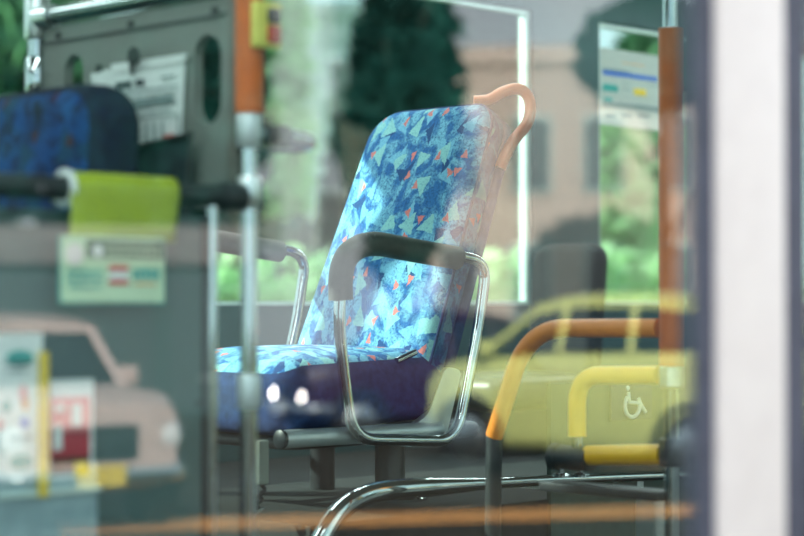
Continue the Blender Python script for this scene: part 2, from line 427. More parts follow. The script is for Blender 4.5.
# orange grab handle on the shoulder: strap from top centre, bulging out, back to the side
h_ = [onY(474, 101, 1.22), onY(490, 100, 1.19), onY(503, 91, 1.15), onY(520, 87, 1.12), onY(531, 98, 1.10), onY(530, 122, 1.09), onY(514, 139, 1.10), onY(504, 158, 1.11), onY(500, 168, 1.12)]
def smooth_path(pts, it=3):
    for _ in range(it):
        q = [pts[0]]
        for a, b in zip(pts, pts[1:]): q += [a*.75+b*.25, a*.25+b*.75]
        pts = q+[pts[-1]]
    return pts
hp = smooth_path(h_)
hb = bmesh.new(); rings = []
for i, p in enumerate(hp):
    t = (hp[min(i+1, len(hp)-1)]-hp[max(i-1, 0)]).normalized(); side = Vector((.5, -.5, 0)).normalized()
    dpt = Vector((.7071, .7071, 0)); q = t.cross(dpt).normalized(); 
    rings.append([hb.verts.new(p+q*(.0135*math.cos(2*PI*k/14))+dpt*(.024*math.sin(2*PI*k/14))) for k in range(14)])
for A, Bq in zip(rings, rings[1:]):
    for k in range(14): hb.faces.new((A[k], A[(k+1) % 14], Bq[(k+1) % 14], Bq[k]))
hb.faces.new(rings[0][::-1]); hb.faces.new(rings[-1])
gh = obj('grab_handle', hb, orangeg, seat); gh['label'] = 'orange grab handle on the shoulder of the backrest'
# cushion
def seat_fn(u, v, t):
    # u across (Y), v along X (front negative), t up
    x = 1.0+v; f = max(0, (-v-.12))/.12
    return Vector((x, 1.315-u, 1.055+t*(1) + .006 - .030*min(1.3, f)**2 - .03*(v+.2)*0))
obj('seat_cushion', cushion(.45, .50, .155, .06, .05, .012, seat_fn, 'front', k0=3), fab_seat, seat)
obj('cushion_side', cushion(.4505, .5005, .155, .06, .05, 0, seat_fn, 'back', k0=3), fab_side, seat)
# frame tubes
obj('seat_frame', T(fillet([(.80, 1.60, .955), (.80, 1.12, .955), (1.36, 1.12, .955), (1.36, 1.60, .955)], .03), .018), dark, seat)
fr = T([(.735, 1.085, .965), (1.20, 1.085, .962)], .019); f2 = obj('side_tube', fr, satin, seat)
obj('tube_cap', lathe(bmesh.new(), [(.0165, -.006), (.0195, -.004), (.0195, .004)], (.735, 1.085, .965), 'X'), dark, f2)
obj('seat_frame', T([(.78, 1.54, .965), (1.25, 1.54, .96)], .017), dark, seat)
# pedestal
pc = onY(390, 455, 1.22)
obj('pedestal', lathe(bmesh.new(), [(.052, .80), (.052, .81), (.04, .82), (.034, .84), (.034, .94), (.05, .955)], (pc.x, pc.y, 0)), mat('dark painted steel', (.06, .07, .07), .4, .3), seat)
obj('base_plate', lathe(bmesh.new(), [(.085, .80), (.085, .806), (.078, .812)], (pc.x, pc.y, 0)), chrome, seat)
obj('pedestal', lathe(bmesh.new(), [(.03, .80), (.03, .94)], (pc.x+.05, 1.5, 0)), dark, seat)
# armrests: near one, traced on its own plane
def armrest(Y):
    dy = Y-YN
    def q(px, py): p = onY(px, py, YN); return Vector((p.x, Y, p.z+dy*.045))
    loop = closed_fillet([q(342, 246), q(372, 237), q(487, 262), q(478, 330), q(456, 441), q(352, 439), q(339, 330)],
                         [.05, .02, .055, .03, .065, .065, .05], n=9)
    ab = obj('armrest', T(loop, .013, closed=True), chrome, seat)
    pad = smooth_path([q(341, 300), q(340, 280), q(344, 258), q(358, 246), q(376, 243), q(400, 248), q(457, 258) if dy < .1 else q(460, 259)], 3)
    pd = T(pad, .026, seg=24)
    obj('arm_pad', pd, padm, ab)['label'] = 'dark grey foam sleeve'
armrest(YN); armrest(YFAR)
# lower recliner bracket behind the near loop, lap belt buckle
br = smooth_path([onY(395, 437, 1.10), onY(425, 428, 1.10), onY(448, 395, 1.10), onY(458, 360, 1.10)], 2)
bb = bmesh.new(); extrude_poly(bb, closed_fillet([onY(392, 441, 1.088), onY(445, 441, 1.088), onY(462, 370, 1.088), onY(446, 366, 1.088), onY(428, 415, 1.088)], .02, 5), Vector((0, .018, 0)))
obj('side_bracket', bb, satin, seat)
bk1 = onY(396, 361, 1.10); bk2 = onY(415, 352, 1.10)
obj('belt_buckle', T([bk1, bk2], .008, seg=12), chrome, seat)
# belt hanging from the front of the frame
def yb(px, py): return onY(px, py, 1.07)
b1 = bmesh.new(); c0, c1 = yb(262, 440), yb(261, 484)
box(b1, c0.x-.013, c0.x+.013, 1.062, 1.078, c1.z, c0.z, bev=.003); sb = obj('seat_belt', b1, beltm, seat)
tw = smooth_path([yb(262, 484), yb(266, 490), yb(258, 494), yb(263, 499), yb(256, 503), yb(259, 508)], 2)
obj('belt_cord', T(tw, .005, seg=10), dark, sb)
tb = bmesh.new(); extrude_poly(tb, [yb(255, 508), yb(266, 507), yb(250, 521), yb(249, 520)], Vector((0, .006, 0))); obj('belt_tongue', tb, chrome, sb)

# chrome guard tube curving down at the front of the wheel housing
g = [onY(306, 575, .90), onY(322, 536, .90), onY(342, 506, .90), onY(372, 491, .90), onY(420, 487, .90), onY(560, 479, .90), onY(700, 474, .90)]
gt = thing('guard_rail', (g[0].x, .90, 0), 'long chrome guard tube low beneath the patterned seat, curving down at its left end', 'rail')
g = smooth_path(g, 3)
obj('tube', T(g, [.021 if p.x < .98 else max(.012, .021-(p.x-.98)*.05) for p in g]), chrome, gt)
obj('post', T([(g[0].x-.02, .90, 0), (g[0].x-.02, .90, g[0].z-.02), g[0]], .021), chrome, gt)
for px in (545, 640):
    c = onY(px, 483, .90); obj('bracket', B(c.x-.012, c.x+.012, .90, .99, c.z-.012, c.z+.006), steel, gt)

# ================================================================== FRONT PARTITION, PANEL, RAILS
XP = 0.0; YP = .342
def yx(px): return onX(px, 300, XP).y
part = thing('partition', (XP, .62, 0), 'upright grey partition panel with oval slots and chrome top tube at upper left', 'partition')
yr, yl = yx(229), yx(42)
def slot(px, py0, py1, w):
    y = yx(px); d = (XP-CX)/(R2*(1+(px-402)/FPX)); z = lambda py: EYE+(300-py)*d/FPX
    return (y, z(py1), z(py0), w)
zt = onX(136, 30, XP).z
panel = obj('panel', holed_panel(bmesh.new(), XP, .018, yr, yl, 1.39, zt+.03, [slot(73, 54, 118, .027), slot(207, 34, 124, .033)]), panelm, part, smooth=False)
zb = zt-.005
obj('edge_strip', B(XP-.004, XP+.022, yr-.016, yr, 1.39, zt+.03, bev=.003), mat('dull edge strip', (.13, .13, .11), .5), part)
for px, py in ((58, 35), (131, 24), (215, 10), (99, 68)):
    p = onX(px, py, XP); obj('screw', lathe(bmesh.new(), [(.0065, -.004), (.0065, .0)], (XP, p.y, p.z), 'X', 14), blackp, panel)
# long horizontal seam line of a folded rim at the top
rim = bmesh.new(); a, b = onX(44, 44, XP), onX(226, 17, XP); box(rim, XP-.004, XP, b.y, a.y, a.z-.001, a.z+.003); obj('rim', rim, mat('dark rim seam', (.05, .06, .06)), panel)
ztube = onX(40, 18, XP).z; yl2 = yx(36)
obj('top_rail', T([(XP, yl2, ztube), (XP, YP+.01, ztube)], .0155), mat('dull chrome', (.30, .34, .34), .16, 1, .03), part)
obj('post', T([(XP, yl2, 0), (XP, yl2, 2.38)], .0145), chrome, part)
cl = lathe(bmesh.new(), [(.019, ztube-.035), (.021, ztube-.03), (.021, ztube+.045), (.019, ztube+.05)], (XP, yl2, 0)); 
tube(cl, [(XP, yl2, ztube), (XP, yl2-.05, ztube)], .0205); obj('clamp', cl, steel, part)
obj('sleeve', lathe(bmesh.new(), [(.017, 0), (.019, .003), (.019, .07), (.017, .073)], (XP, yl2, onX(36, 100, XP).z)), chrome, part)

# pole with orange cover and button
PX, PY = onY(249, 300, YP).x, YP
pole = thing('handrail_pole', (PX, PY, 0), 'upright chrome pole with orange upper cover and yellow button box beside the grey partition', 'pole')
zz = lambda py: onY(247, py, YP).z
obj('tube', T([(PX, PY, 0), (PX, PY, 2.38)], .0135), chrome, pole)
obj('grip_cover', T([(PX, PY, zz(113)), (PX, PY, 2.30)], .022), orangep, pole)['label'] = 'orange plastic grip cover'
obj('collar', lathe(bmesh.new(), [(.018, zz(148)), (.02, zz(146)), (.02, zz(115)), (.018, zz(112))], (PX, PY, 0)), satin, pole)
obj('collar', lathe(bmesh.new(), [(.0175, zz(208)), (.019, zz(206)), (.019, zz(178)), (.0175, zz(176))], (PX, PY, 0)), steel, pole)
obj('collar', lathe(bmesh.new(), [(.017, zz(408)), (.0185, zz(406)), (.0185, zz(376)), (.017, zz(374))], (PX, PY, 0)), satin, pole)
obj('flange', lathe(bmesh.new(), [(.05, .0), (.05, .006), (.02, .014)], (PX, PY, 0)), steel, pole)
# stop button: case faces rearwards/right
bx = PX+.013; BY = PY-.034
bb = obj('button_box', B(bx-.028, bx+.022, BY-.002, BY+.016, zz(49), zz(2), bev=.006), buttony, pole)
obj('button', B(bx-.008, bx+.016, BY-.006, BY, zz(24), zz(9), bev=.002), dark, bb); obj('button', B(bx-.008, bx+.016, BY-.006, BY, zz(44), zz(26), bev=.002), redp, bb)
# D-shaped hand grip on the pole
hz = zz(139)
hl = smooth_path([Vector((PX+.01, PY-.012, hz+.008)), Vector((PX+.09, PY-.014, hz+.006)), Vector((PX+.125, PY-.004, hz+.002)), Vector((PX+.128, PY+.03, hz-.001)), Vector((PX+.09, PY+.04, hz-.003)), Vector((PX+.0, PY+.035, hz-.006))], 3)
hg = obj('hand_grip', T(hl, .0115), chrome, pole)
obj('grip_sleeve', T([(PX+.018, PY-.012, hz+.008), (PX+.062, PY-.0135, hz+.0068)], .0165), railpad, hg)

# horizontal padded rail towards the front
zr0 = onY(240, 197, YP).z; xl = -1.25
rail = thing('padded_rail', ((PX+xl)/2, YP, 0), 'horizontal black padded rail in front of the dark blue seat at left', 'rail')
obj('tube', T([(xl, YP, zr0), (PX-.021, YP, zr0)], .012), steel, rail)
obj('foam_cover', T([(xl, YP, zr0), (PX-.035, YP, zr0)], .0165), railpad, rail)
obj('end_collar', lathe(bmesh.new(), [(.019, -.022), (.021, -.018), (.021, .018), (.018, .022)], (PX-.035, YP, zr0), 'X'), dark, rail)
obj('post', T([(xl, YP, 0), (xl, YP, zr0)], .0135), steel, rail)
# thin chrome post that frames the lower panel
tx = onY(212, 300, YP).x
tp = thing('panel_post', (tx, YP, 0), 'slim chrome post just left of the orange covered pole, edging the lower grey panel', 'post')
obj('tube', T([(tx, YP, 0), (tx, YP, zr0-.012)], .0085), chrome, tp)
obj('foot', lathe(bmesh.new(), [(.022, 0), (.022, .005), (.009, .01)], (tx, YP, 0)), steel, tp)
# lower panel
lp = thing('lower_panel', ((tx+xl)/2, YP, 0), 'large grey green panel filling the lower left below the padded rail', 'panel')
obj('sheet', B(xl+.02, tx-.012, YP+.004, YP+.016, .08, zr0-.03), panell, lp)
obj('edge', B(tx-.016, tx-.009, YP+.001, YP+.019, .08, zr0-.03), dark, lp)
for px, py in ((203, 226), (200, 403), (12, 210)):
    p = onY(px, py, YP); obj('screw', lathe(bmesh.new(), [(.004, -.003), (.004, .004)], (p.x, YP+.004, p.z), 'Y', 12), dark, lp)
for x in (xl+.15, tx-.1): obj('bracket', B(x-.015, x+.015, YP, YP+.02, 0, .09), steel, lp)

# lime cover draped over the rail, with printed card
def xr(px): return onY(px, 300, YP).x
ca, cb_ = xr(62), xr(170)
cov = thing('rail_cover', ((ca+cb_)/2, YP, zr0-.2), 'lime green vinyl cover wrapped over the black rail with a printed card hanging below it', 'cover')
bm = bmesh.new(); prof = []
R_ = .024
for k in range(13):
    a = PI*k/12; prof.append((-R_*math.cos(a), R_*math.sin(a)))     # from near side over the top to far side
prof = [(-R_*1.05, -.085), (-R_*1.06, -.06), (-R_*1.05, -.03)]+prof+[(R_, -.02)]
N = 18; rows = []
for i in range(N+1):
    u = i/N; x = ca+(cb_-ca)*u; row = []
    for j, (py_, pz_) in enumerate(prof):
        taper = max(0, -pz_)*.10*(.5-u)*2*-1
        w = .002*math.sin(u*9+pz_*30)
        row.append(bm.verts.new((x-max(0, -pz_)*.12*(1 if u > .5 else .6), YP+py_+w, zr0+(pz_*(1-.16*u) if pz_ < -.05 else pz_))))
    rows.append(row)
for A, Bq in zip(rows, rows[1:]):
    for j in range(len(prof)-1): bm.faces.new((A[j], A[j+1], Bq[j+1], Bq[j]))
cv = obj('vinyl_sheet', bm, lime, cov)
cv.modifiers.new('thick', 'SOLIDIFY').thickness = .003
obj('end_ring', T([(ca+.004, YP+math.cos(a)*.022, zr0+math.sin(a)*.022) for a in [2*PI*k/24 for k in range(24)]], .005, seg=10, closed=True), paper, cov)
yc_ = YP-R_*1.06-.004
def q2(px, py): p = onY(px, py, yc_); return p
k0, k1 = q2(62, 302), q2(164, 238)
card = obj('printed_card', B(k0.x, k1.x, yc_, yc_+.002, k0.z, k1.z), lcard, cov)
obj('card_border', B(k0.x-.003, k1.x+.003, yc_+.002, yc_+.004, k0.z-.003, k1.z), inkteal, card)
def pr(bm, a, b, y, th=.0012):   # printed patch between two pixel corners on plane y
    p, q = onY(a[0], a[1], y), onY(b[0], b[1], y); box(bm, min(p.x, q.x), max(p.x, q.x), y-th, y, min(p.z, q.z), max(p.z, q.z))
gb = bmesh.new(); pr(gb, (86, 239), (163, 259), yc_); obj('green_band', gb, inkgreen, card)
rb = bmesh.new(); pr(rb, (109, 265), (128, 285), yc_); rbo = obj('red_square', rb, inkred, card)
wb = bmesh.new(); pr(wb, (109, 271), (128, 279), yc_-.0012, .0008); obj('white_stripe', wb, paper, rbo)
tx_ = bmesh.new(); rnd = random.Random(3)
for row, (y0, y1, x0, x1) in enumerate([(243, 247, 107, 156), (250, 255, 107, 156)]):
    x = x0
    while x < x1:
        w = rnd.uniform(1.5, 3); pr(tx_, (x, y0+1), (x+w, y1), yc_-.0013, .0008); x += w+3
obj('white_lettering', tx_, lcard, card)
for (y0, y1, x0, x1) in [(270, 274, 68, 102), (277, 281, 66, 104), (268, 280, 133, 158), (285, 288, 70, 100)]:
    x = x0; tg = bmesh.new()
    while x < x1:
        w = rnd.uniform(1.5, 4.5); pr(tg, (x, y0+rnd.uniform(-1, 1)), (x+w, y1), yc_-.0001, .0012); x += w+1.6
    obj('green_lettering', tg, inkteal, card)

ob = bmesh.new(); pr(ob, (134, 283), (156, 285), yc_); obj('orange_line', ob, inkorange, card)
bl = bmesh.new(); c = q2(74, 254); lathe(bl, [(.015, -.0015), (.015, 0)], (c.x, yc_, c.z), 'Y', 20); obj('pale_emblem', bl, mat('pale pink ink', (.8, .72, .70), .7), card)
bl = bmesh.new(); c = q2(97, 251); lathe(bl, [(.0085, -.0025), (.0085, -.001)], (c.x, yc_, c.z), 'Y', 20); obj('white_emblem', bl, paper, card)

# dark blue front seat, back towards the partition
fs = thing('front_seat', (-.25, .66, 0), 'dark blue bus seat at the left edge, its back against the grey partition', 'seat')
zs = onX(60, 88, -.13).z
def ffn(u, v, t):
    lean = (v+.33)*.10
    return Vector((-.125+lean*.35-t-.02, .715-u, zs-.33+v))
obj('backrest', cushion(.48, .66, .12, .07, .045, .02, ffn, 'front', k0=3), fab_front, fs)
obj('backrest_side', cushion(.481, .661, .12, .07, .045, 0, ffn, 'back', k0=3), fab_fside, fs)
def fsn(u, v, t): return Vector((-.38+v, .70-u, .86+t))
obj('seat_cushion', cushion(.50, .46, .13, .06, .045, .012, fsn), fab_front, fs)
obj('pedestal', B(-.55, -.22, .55, .85, 0, .80, bev=.02), dark, fs)

# paper notice clipped on the partition
XN = XP-.006
def pap(px, py, d=0): return onX(px, py, XN-d)
nt_ = thing('paper_notice', pap(140, 150), 'white printed paper notice clipped on the grey partition behind the dark blue seat', 'notice')
pb = bmesh.new()
N = 14; top = []; 
outl = [pap(90, 73)] + [pap(90+94*i/N, 73-17*i/N + (1.4*math.sin(i*1.9))) for i in range(1, N+1)] + [pap(182, 100), pap(180, 148), pap(100, 160)]
extrude_poly(pb, outl, Vector((.0025, 0, 0))); sheet = obj('sheet', pb, paper, nt_)
pb = bmesh.new(); extrude_poly(pb, [pap(110, 64, .002), pap(186, 53, .004), pap(184, 62, .003), pap(112, 72, .003)], Vector((.002, 0, 0))); obj('curled_sheet', pb, paper, nt_)
def prx(bm, quad, d=.0012, th=.001): extrude_poly(bm, [pap(x, y, d+th) for x, y in quad], Vector((th, 0, 0)))
def slope(x, y): return y-(x-140)*.14
tb = bmesh.new()
def bar(bm, x0, x1, y0, y1): prx(bm, [(x0, slope(x0, y0)), (x1, slope(x1, y0)), (x1, slope(x1, y1)), (x0, slope(x0, y1))], .003)
for x0, x1 in ((115, 119), (120, 123), (124, 127), (128, 130), (135, 138), (139, 143)): bar(tb, x0, x1, 78.5, 85.5)
obj('heading', tb, ink, sheet)
tb = bmesh.new(); 
for y0, x0, x1 in ((90, 110, 178), (96, 112, 176), (107, 110, 176), (114, 112, 170)):
    x = x0
    while x < x1:
        w = rnd.uniform(3, 10); bar(tb, x, min(x+w, x1), y0-.7, y0+.8); x += w+1.5
for x in (137, 145, 153, 161): bar(tb, x, x+1.5, 124, 142)
bar(tb, 132, 178, 118, 119); bar(tb, 177, 178, 118, 146); bar(tb, 132, 133, 118, 146)
bar(tb, 160, 174, 79, 81)
obj('printed_lines', tb, inkg, sheet)
tb = bmesh.new(); bar(tb, 133, 173, 99, 105); obj('grey_box', tb, inkg, sheet)
tb = bmesh.new(); bar(tb, 163, 173, 138, 141.5); obj('red_mark', tb, inkred, sheet)
# black hook clip
ck = thing('clip', pap(132, 65), 'small black looped clip holding the paper notice on the partition', 'clip')
cc = pap(133, 56, .012)
obj('loop', T([cc+Vector((0, .0085*math.cos(a), .011*math.sin(a))) for a in [2*PI*k/20 for k in range(20)]], .0048, seg=10, closed=True), blackp, ck)
obj('pin', T([pap(133, 61, .012), pap(131, 68, .012), pap(132, 75, .010)], [.0045, .004, .002], seg=10), blackp, ck)
# dark mesh pocket
pk = thing('mesh_pocket', pap(160, 180), 'dark net pocket on the grey partition, holding the foot of the white notice', 'pocket')
pb = bmesh.new(); pk1 = [(118, 150), (190, 134), (190, 215), (118, 215)]
extrude_poly(pb, [pap(x, y, .02) for x, y in pk1], Vector((.004, 0, 0))); 
netm = mat('dark net', (.012, .03, .035), .8); obj('net', pb, netm, pk)
obj('rim', T([pap(116, 151, .022), pap(191, 134, .022)], .0045, seg=10), blackp, pk)
obj('side_rim', T([pap(190, 136, .022), pap(186, 215, .022)], .004, seg=10), blackp, pk)

# leaflets on the lower panel, bottom left
yq = YP+.0005
def leaflet(name, a, b, label, m, y=yq):
    p, q = onY(a[0], a[1], y), onY(b[0], b[1], y)
    t = thing(name, ((p.x+q.x)/2, y, min(p.z, q.z)), label, 'poster')
    sh = obj('sheet', B(min(p.x, q.x), max(p.x, q.x), y-.002, y+.0, min(p.z, q.z), max(p.z, q.z)), m, t); return t, sh
t, sh = leaflet('poster', (-30, 334), (42, 476), 'pale illustrated poster with a yellow right edge at the bottom left', paper, yq-.006)
yy = yq-.008
for col, pts in ((inkpink, [(20, 385, 27, 402), (-4, 420, 4, 430)]), (inkblue, [(21, 417, 29, 428)]), (inkteal, [(6, 350, 34, 366), (10, 455, 34, 468), (2, 400, 12, 412)]), (inkorange, [(22, 396, 29, 410)]), (inkg, [(4, 362, 33, 365), (6, 370, 30, 372), (8, 436, 34, 439)])):
    for x0, y0, x1, y1 in pts:
        b_ = bmesh.new()
        p, q = onY(x0, y0, yy), onY(x1, y1, yy); c = (p+q)/2
        hw, hh = abs(q.x-p.x)/2, abs(q.z-p.z)/2
        extrude_poly(b_, [Vector((c.x+hw*math.cos(2*PI*k/14), yy-.001, c.z+hh*math.sin(2*PI*k/14))) for k in range(14)], Vector((0, .001, 0)))
        obj('picture', b_, col, sh)
b_ = bmesh.new(); pr(b_, (39, 352), (48, 496), yy-.004, .003); obj('yellow_edge', b_, inkyellow, t)
t, sh = leaflet('leaflet', (50, 380), (93, 475), 'white and red leaflet right of the poster with the yellow edge', paper, yq-.002)
yy = yq-.004
b_ = bmesh.new(); pr(b_, (51, 398), (90, 432), yy); obj('pink_field', b_, inkpink, sh)
b_ = bmesh.new(); pr(b_, (51, 432), (90, 458), yy); obj('red_field', b_, mat('deep red ink', (.38, .015, .03), .6), sh)
b_ = bmesh.new(); pr(b_, (51, 458), (90, 472), yy); obj('dark_band', b_, mat('brown ink', (.10, .05, .02), .6), sh)
b_ = bmesh.new(); pr(b_, (55, 405), (65, 411), yy-.0012, .001); pr(b_, (72, 404), (82, 425), yy-.0012, .001); pr(b_, (54, 425), (62, 450), yy-.0012, .001); obj('white_lettering', b_, paper, sh)
b_ = bmesh.new(); pr(b_, (75, 462), (88, 474), yy-.0012, .001); obj('yellow_mark', b_, inkyellow, sh)
t, sh = leaflet('document_pocket', (-30, 470), (97, 560), 'pale clear plastic pocket under the poster and leaflet on the lower panel', mat('milky plastic', (.30, .42, .45), .3), yq-.001)
obj('lip', B(onY(-30, 500, yq).x, onY(97, 500, yq).x, yq-.012, yq-.002, onY(40, 492, yq).z-.003, onY(40, 492, yq).z+.003), trimw, t)

# ================================================================== RIGHT SIDE RAILS
rp_ = onY(671, 300, .30); RX, RY = rp_.x, .30
zq = lambda py: onY(671, py, RY).z
rpole = thing('handrail_pole', (RX, RY, 0), 'orange covered pole with pale button box, meeting the orange and yellow rails', 'pole')
obj('tube', T([(RX, RY, 0), (RX, RY, 2.40)], .0145), chrome, rpole)
obj('grip_cover', T([(RX, RY, zq(366)), (RX, RY, zq(28))], .0225), orangep, rpole)['label'] = 'orange plastic grip cover'
obj('collar', lathe(bmesh.new(), [(.02, zq(388)), (.023, zq(386)), (.023, zq(367)), (.02, zq(365))], (RX, RY, 0)), steel, rpole)
obj('collar', lathe(bmesh.new(), [(.02, zq(466)), (.023, zq(464)), (.023, zq(440)), (.02, zq(438))], (RX, RY, 0)), dark, rpole)
obj('flange', lathe(bmesh.new(), [(.05, .0), (.05, .006), (.02, .014)], (RX, RY, 0)), steel, rpole)
bb = obj('button_box', B(RX+.004, RX+.032, RY-.04, RY+.01, zq(125), zq(92), bev=.007), buttonw, rpole)
obj('button', B(RX+.012, RX+.028, RY-.045, RY-.039, zq(114), zq(102), bev=.003), redp, bb)
# orange hoop
def ox(px, py): return onX(px, py, RX)
def hoop(name, pts, r, m, label, fr=.09):
    p = [ox(*q) for q in pts]; t = thing(name, (RX, p[0].y, 0), label, 'rail')
    obj('tube', T(fillet(p, fr, 10), r), m, t); return t, p
t, p = hoop('orange_rail', [(494, 436), (528, 328), (659, 328)], .018, orangem, 'bent orange handrail arching left from the orange pole and slanting down', .10)
obj('foot_tube', T([p[0], (RX, p[0].y+.02, .0)], .0165), railpad, t)
t, p = hoop('yellow_rail', [(577, 436), (577, 375), (659, 375)], .0175, yellowm, 'short bent yellow handrail low beside the orange pole, above the black ended bar', .06)
obj('stem', T([ox(577, 434), ox(577, 452)], .012), chrome, t)
bar_ = thing('low_bar', (RX, ox(600, 455).y, 0), 'low horizontal bar with yellow cover and black cylindrical end at lower right', 'bar')
obj('yellow_cover', T([ox(588, 455), ox(662, 454)], .0195), yellowm, bar_)
e0, e1 = ox(552, 456), ox(590, 455)
obj('black_end', lathe(bmesh.new(), [(.020, 0), (.0265, -.004), (.0265, -.02), (.024, -.023), (.024, e1.y-e0.y+.0)], (RX, e0.y, e0.z), 'Y'), railpad, bar_)
for px in (561, 580):
    c = ox(px, 468); obj('foot', lathe(bmesh.new(), [(.018, c.z-.016), (.018, c.z-.012), (.006, c.z-.008), (.006, c.z+.01)], (RX, c.y, 0)), chrome, bar_)
c0_, c1_ = ox(548, 474), ox(668, 474)
obj('base_rail', B(RX-.03, RX+.03, c1_.y, c0_.y, c0_.z-.03, c0_.z-.012, bev=.004), dark, bar_)
obj('support', B(RX-.02, RX+.02, c1_.y+.02, c1_.y+.06, 0, c0_.z-.03), steel, bar_)
# wheelchair sign on its own small board further back
sg = thing('wheelchair_sign', onY(631, 423, .98)-Vector((0, 0, 0)), 'square blue grey sign with a white wheelchair symbol, low behind the yellow rail', 'sign')
a, b = onY(611, 421, .965), onY(652, 383, .965)
obj('board', B(a.x, b.x, .965, .972, a.z, b.z, bev=.002), signbg, sg)
ic = bmesh.new()
def si(px, py): return onY(px, py, .9635)
cw = si(632, 405)
tube(ic, [cw+Vector((.028*math.cos(a), 0, .028*math.sin(a))) for a in [PI*.75+1.45*PI*k/20 for k in range(21)]], .005, seg=8)
tube(ic, [si(628, 392), si(629, 402), si(640, 403), si(645, 412)], .005, seg=8)
lathe(ic, [(.006, -.002), (.006, .002)], si(627.5, 388), 'Y', 14)
obj('symbol', ic, signw, sg)
# the board it is fixed to: low side wall behind the rails
struct('trim_7', B(1.45, 2.6, .972, .985, .3, EYE-.19), mat('green grey side lining', (.05, .085, .075), .6))

# hanging notice sheet upper right
t = thing('route_notice', onY(629, 125, YW+.022), 'white notice sheet with coloured rows on the far window at upper right', 'notice')
Yn = YW+.022
def n2(px, py): return onY(px, py, Yn)
a, b = n2(598, 124), n2(664, 56)
sh = obj('sheet', B(a.x, b.x, Yn, Yn+.003, a.z, b.z), mat('thin notice paper', (.45, .50, .46), .8, 0, .04), t)
for m_, pts in ((inkorange, [(622, 62, 645, 66), (600, 61, 614, 63)]), (inkblue, [(603, 74, 658, 77)]), (inkteal, [(603, 83, 618, 92), (604, 97, 612, 101)]), (inkyellow, [(634, 88, 646, 96)]),
                (inkg, [(603, 69, 630, 71), (622, 82, 631, 84), (622, 88, 630, 90), (650, 84, 660, 86), (603, 106, 660, 107), (606, 113, 616, 118), (622, 113, 632, 118), (638, 113, 650, 118)])):
    b_ = bmesh.new()
    for x0, y0, x1, y1 in pts:
        p, q = n2(x0, y0), n2(x1, y1); box(b_, p.x, q.x, Yn-.002, Yn, q.z, p.z)
    obj('print', b_, m_, sh)
# small dark device on the window pillar
t = thing('device_box', onY(591, 290, YW-.05), 'small dark box with pale lines fixed at the window pillar', 'box')
a, b = onY(583, 290, YW-.05), onY(600, 249, YW-.05)
sh = obj('case', B(a.x, b.x, YW-.05, YW-.005, a.z, b.z, bev=.006), mat('dark blue plastic', (.015, .03, .06), .5), t)
b_ = bmesh.new()
for y_ in (256, 261, 266, 271):
    p, q = onY(586, y_, YW-.05), onY(597, y_+1.5, YW-.05); box(b_, p.x, q.x, YW-.053, YW-.05, q.z, p.z)
obj('label_lines', b_, inkg, sh)
# rear seat by the window pillar
rs = thing('rear_seat', (3.0, 1.95, .8), 'dark seat backrest farther back, right of the patterned seat', 'seat')
p0, p1 = onY(533, 242, 1.95), onY(585, 242, 1.95)
def rfn(u, v, t): return Vector((p1.x-.10-t+.1*v, 1.95-u, p0.z-.33+v))
obj('backrest', cushion(.27, .66, .08, .06, .035, .01, rfn), mat('dark grey seat cloth', (.014, .016, .018), .9), rs)
def rsn(u, v, t): return Vector((p1.x-.38+v, 1.95-u, .98+t))
obj('seat_cushion', cushion(.34, .40, .10, .06, .04, .01, rsn), dark, rs)
obj('pedestal', B(p1.x-.55, p1.x-.3, 1.8, 2.05, .80, .93), dark, rs)

# ================================================================== OUTSIDE, FAR SIDE
def foliage(bm, c, rx, ry, rz, n, s, rnd, shape='e'):
    for _ in range(n):
        while True:
            p = Vector((rnd.uniform(-1, 1), rnd.uniform(-1, 1), rnd.uniform(-1, 1)))
            if p.length < 1 and p.length > .35: break
        if shape == 'c':
            k = (1-p.z)/2*1.1+.08; p.x *= k; p.y *= k
        if shape == 'b': pass
        q = Vector((c[0]+p.x*rx, c[1]+p.y*ry, c[2]+p.z*rz)); 
        a = Vector((rnd.gauss(0, 1), rnd.gauss(0, 1), rnd.gauss(0, 1))).normalized(); b = a.orthogonal().normalized(); w = s*rnd.uniform(.6, 1.3)
        bm.faces.new([bm.verts.new(q+a*w), bm.verts.new(q+b*w*.6), bm.verts.new(q-a*w), bm.verts.new(q-b*w*.6)])
def blob(bm, c, rx, ry, rz, rnd, cone=False):
    g = bmesh.ops.create_icosphere(bm, subdivisions=3, radius=1)
    for v in g['verts']:
        k = 1+.14*math.sin(v.co.x*7+c[0])*math.sin(v.co.y*6+c[1])+rnd.uniform(-.05, .05)
        kk = ((1-v.co.z)/2*1.05+.1) if cone else 1
        v.co = Vector((c[0]+v.co.x*rx*k*kk, c[1]+v.co.y*ry*k*kk, c[2]+v.co.z*rz*k))
def tree(base, h, w, m, label, group, shape='e', trunk=.25, n=2200, s=.22, seed=1, name='tree'):
    rnd = random.Random(seed); t = thing(name, base, label, 'tree', group)
    tz = h*trunk if shape == 'e' else h*.08; b = Vector(base)
    tk = bmesh.new(); tube(tk, [b, b+Vector((.05, 0, h*.4)), b+Vector((0, .05, h*.75))], [w*.06+.06, w*.045+.04, .04], seg=12)
    for k in range(5):
        a = k*1.26; tube(tk, [b+Vector((0, 0, h*(.3+.08*k))), b+Vector((math.cos(a)*w*.28, math.sin(a)*w*.28, h*(.45+.08*k)))], [.06, .02], seg=8)
    obj('trunk', tk, bark, t)
    bm = bmesh.new(); c = b+Vector((0, 0, tz+(h-tz)/2))
    if m is leafd: blob(bm, c, w*.40, w*.40, (h-tz)*.42, rnd, shape == 'c')
    foliage(bm, c, w*.5, w*.5, (h-tz)*.5, n, s, rnd, shape)
    obj('foliage', bm, m, t, smooth=False); return t
def at(px, d, z=GZ): p = P(px, 300, d); return Vector((p.x, p.y, z))
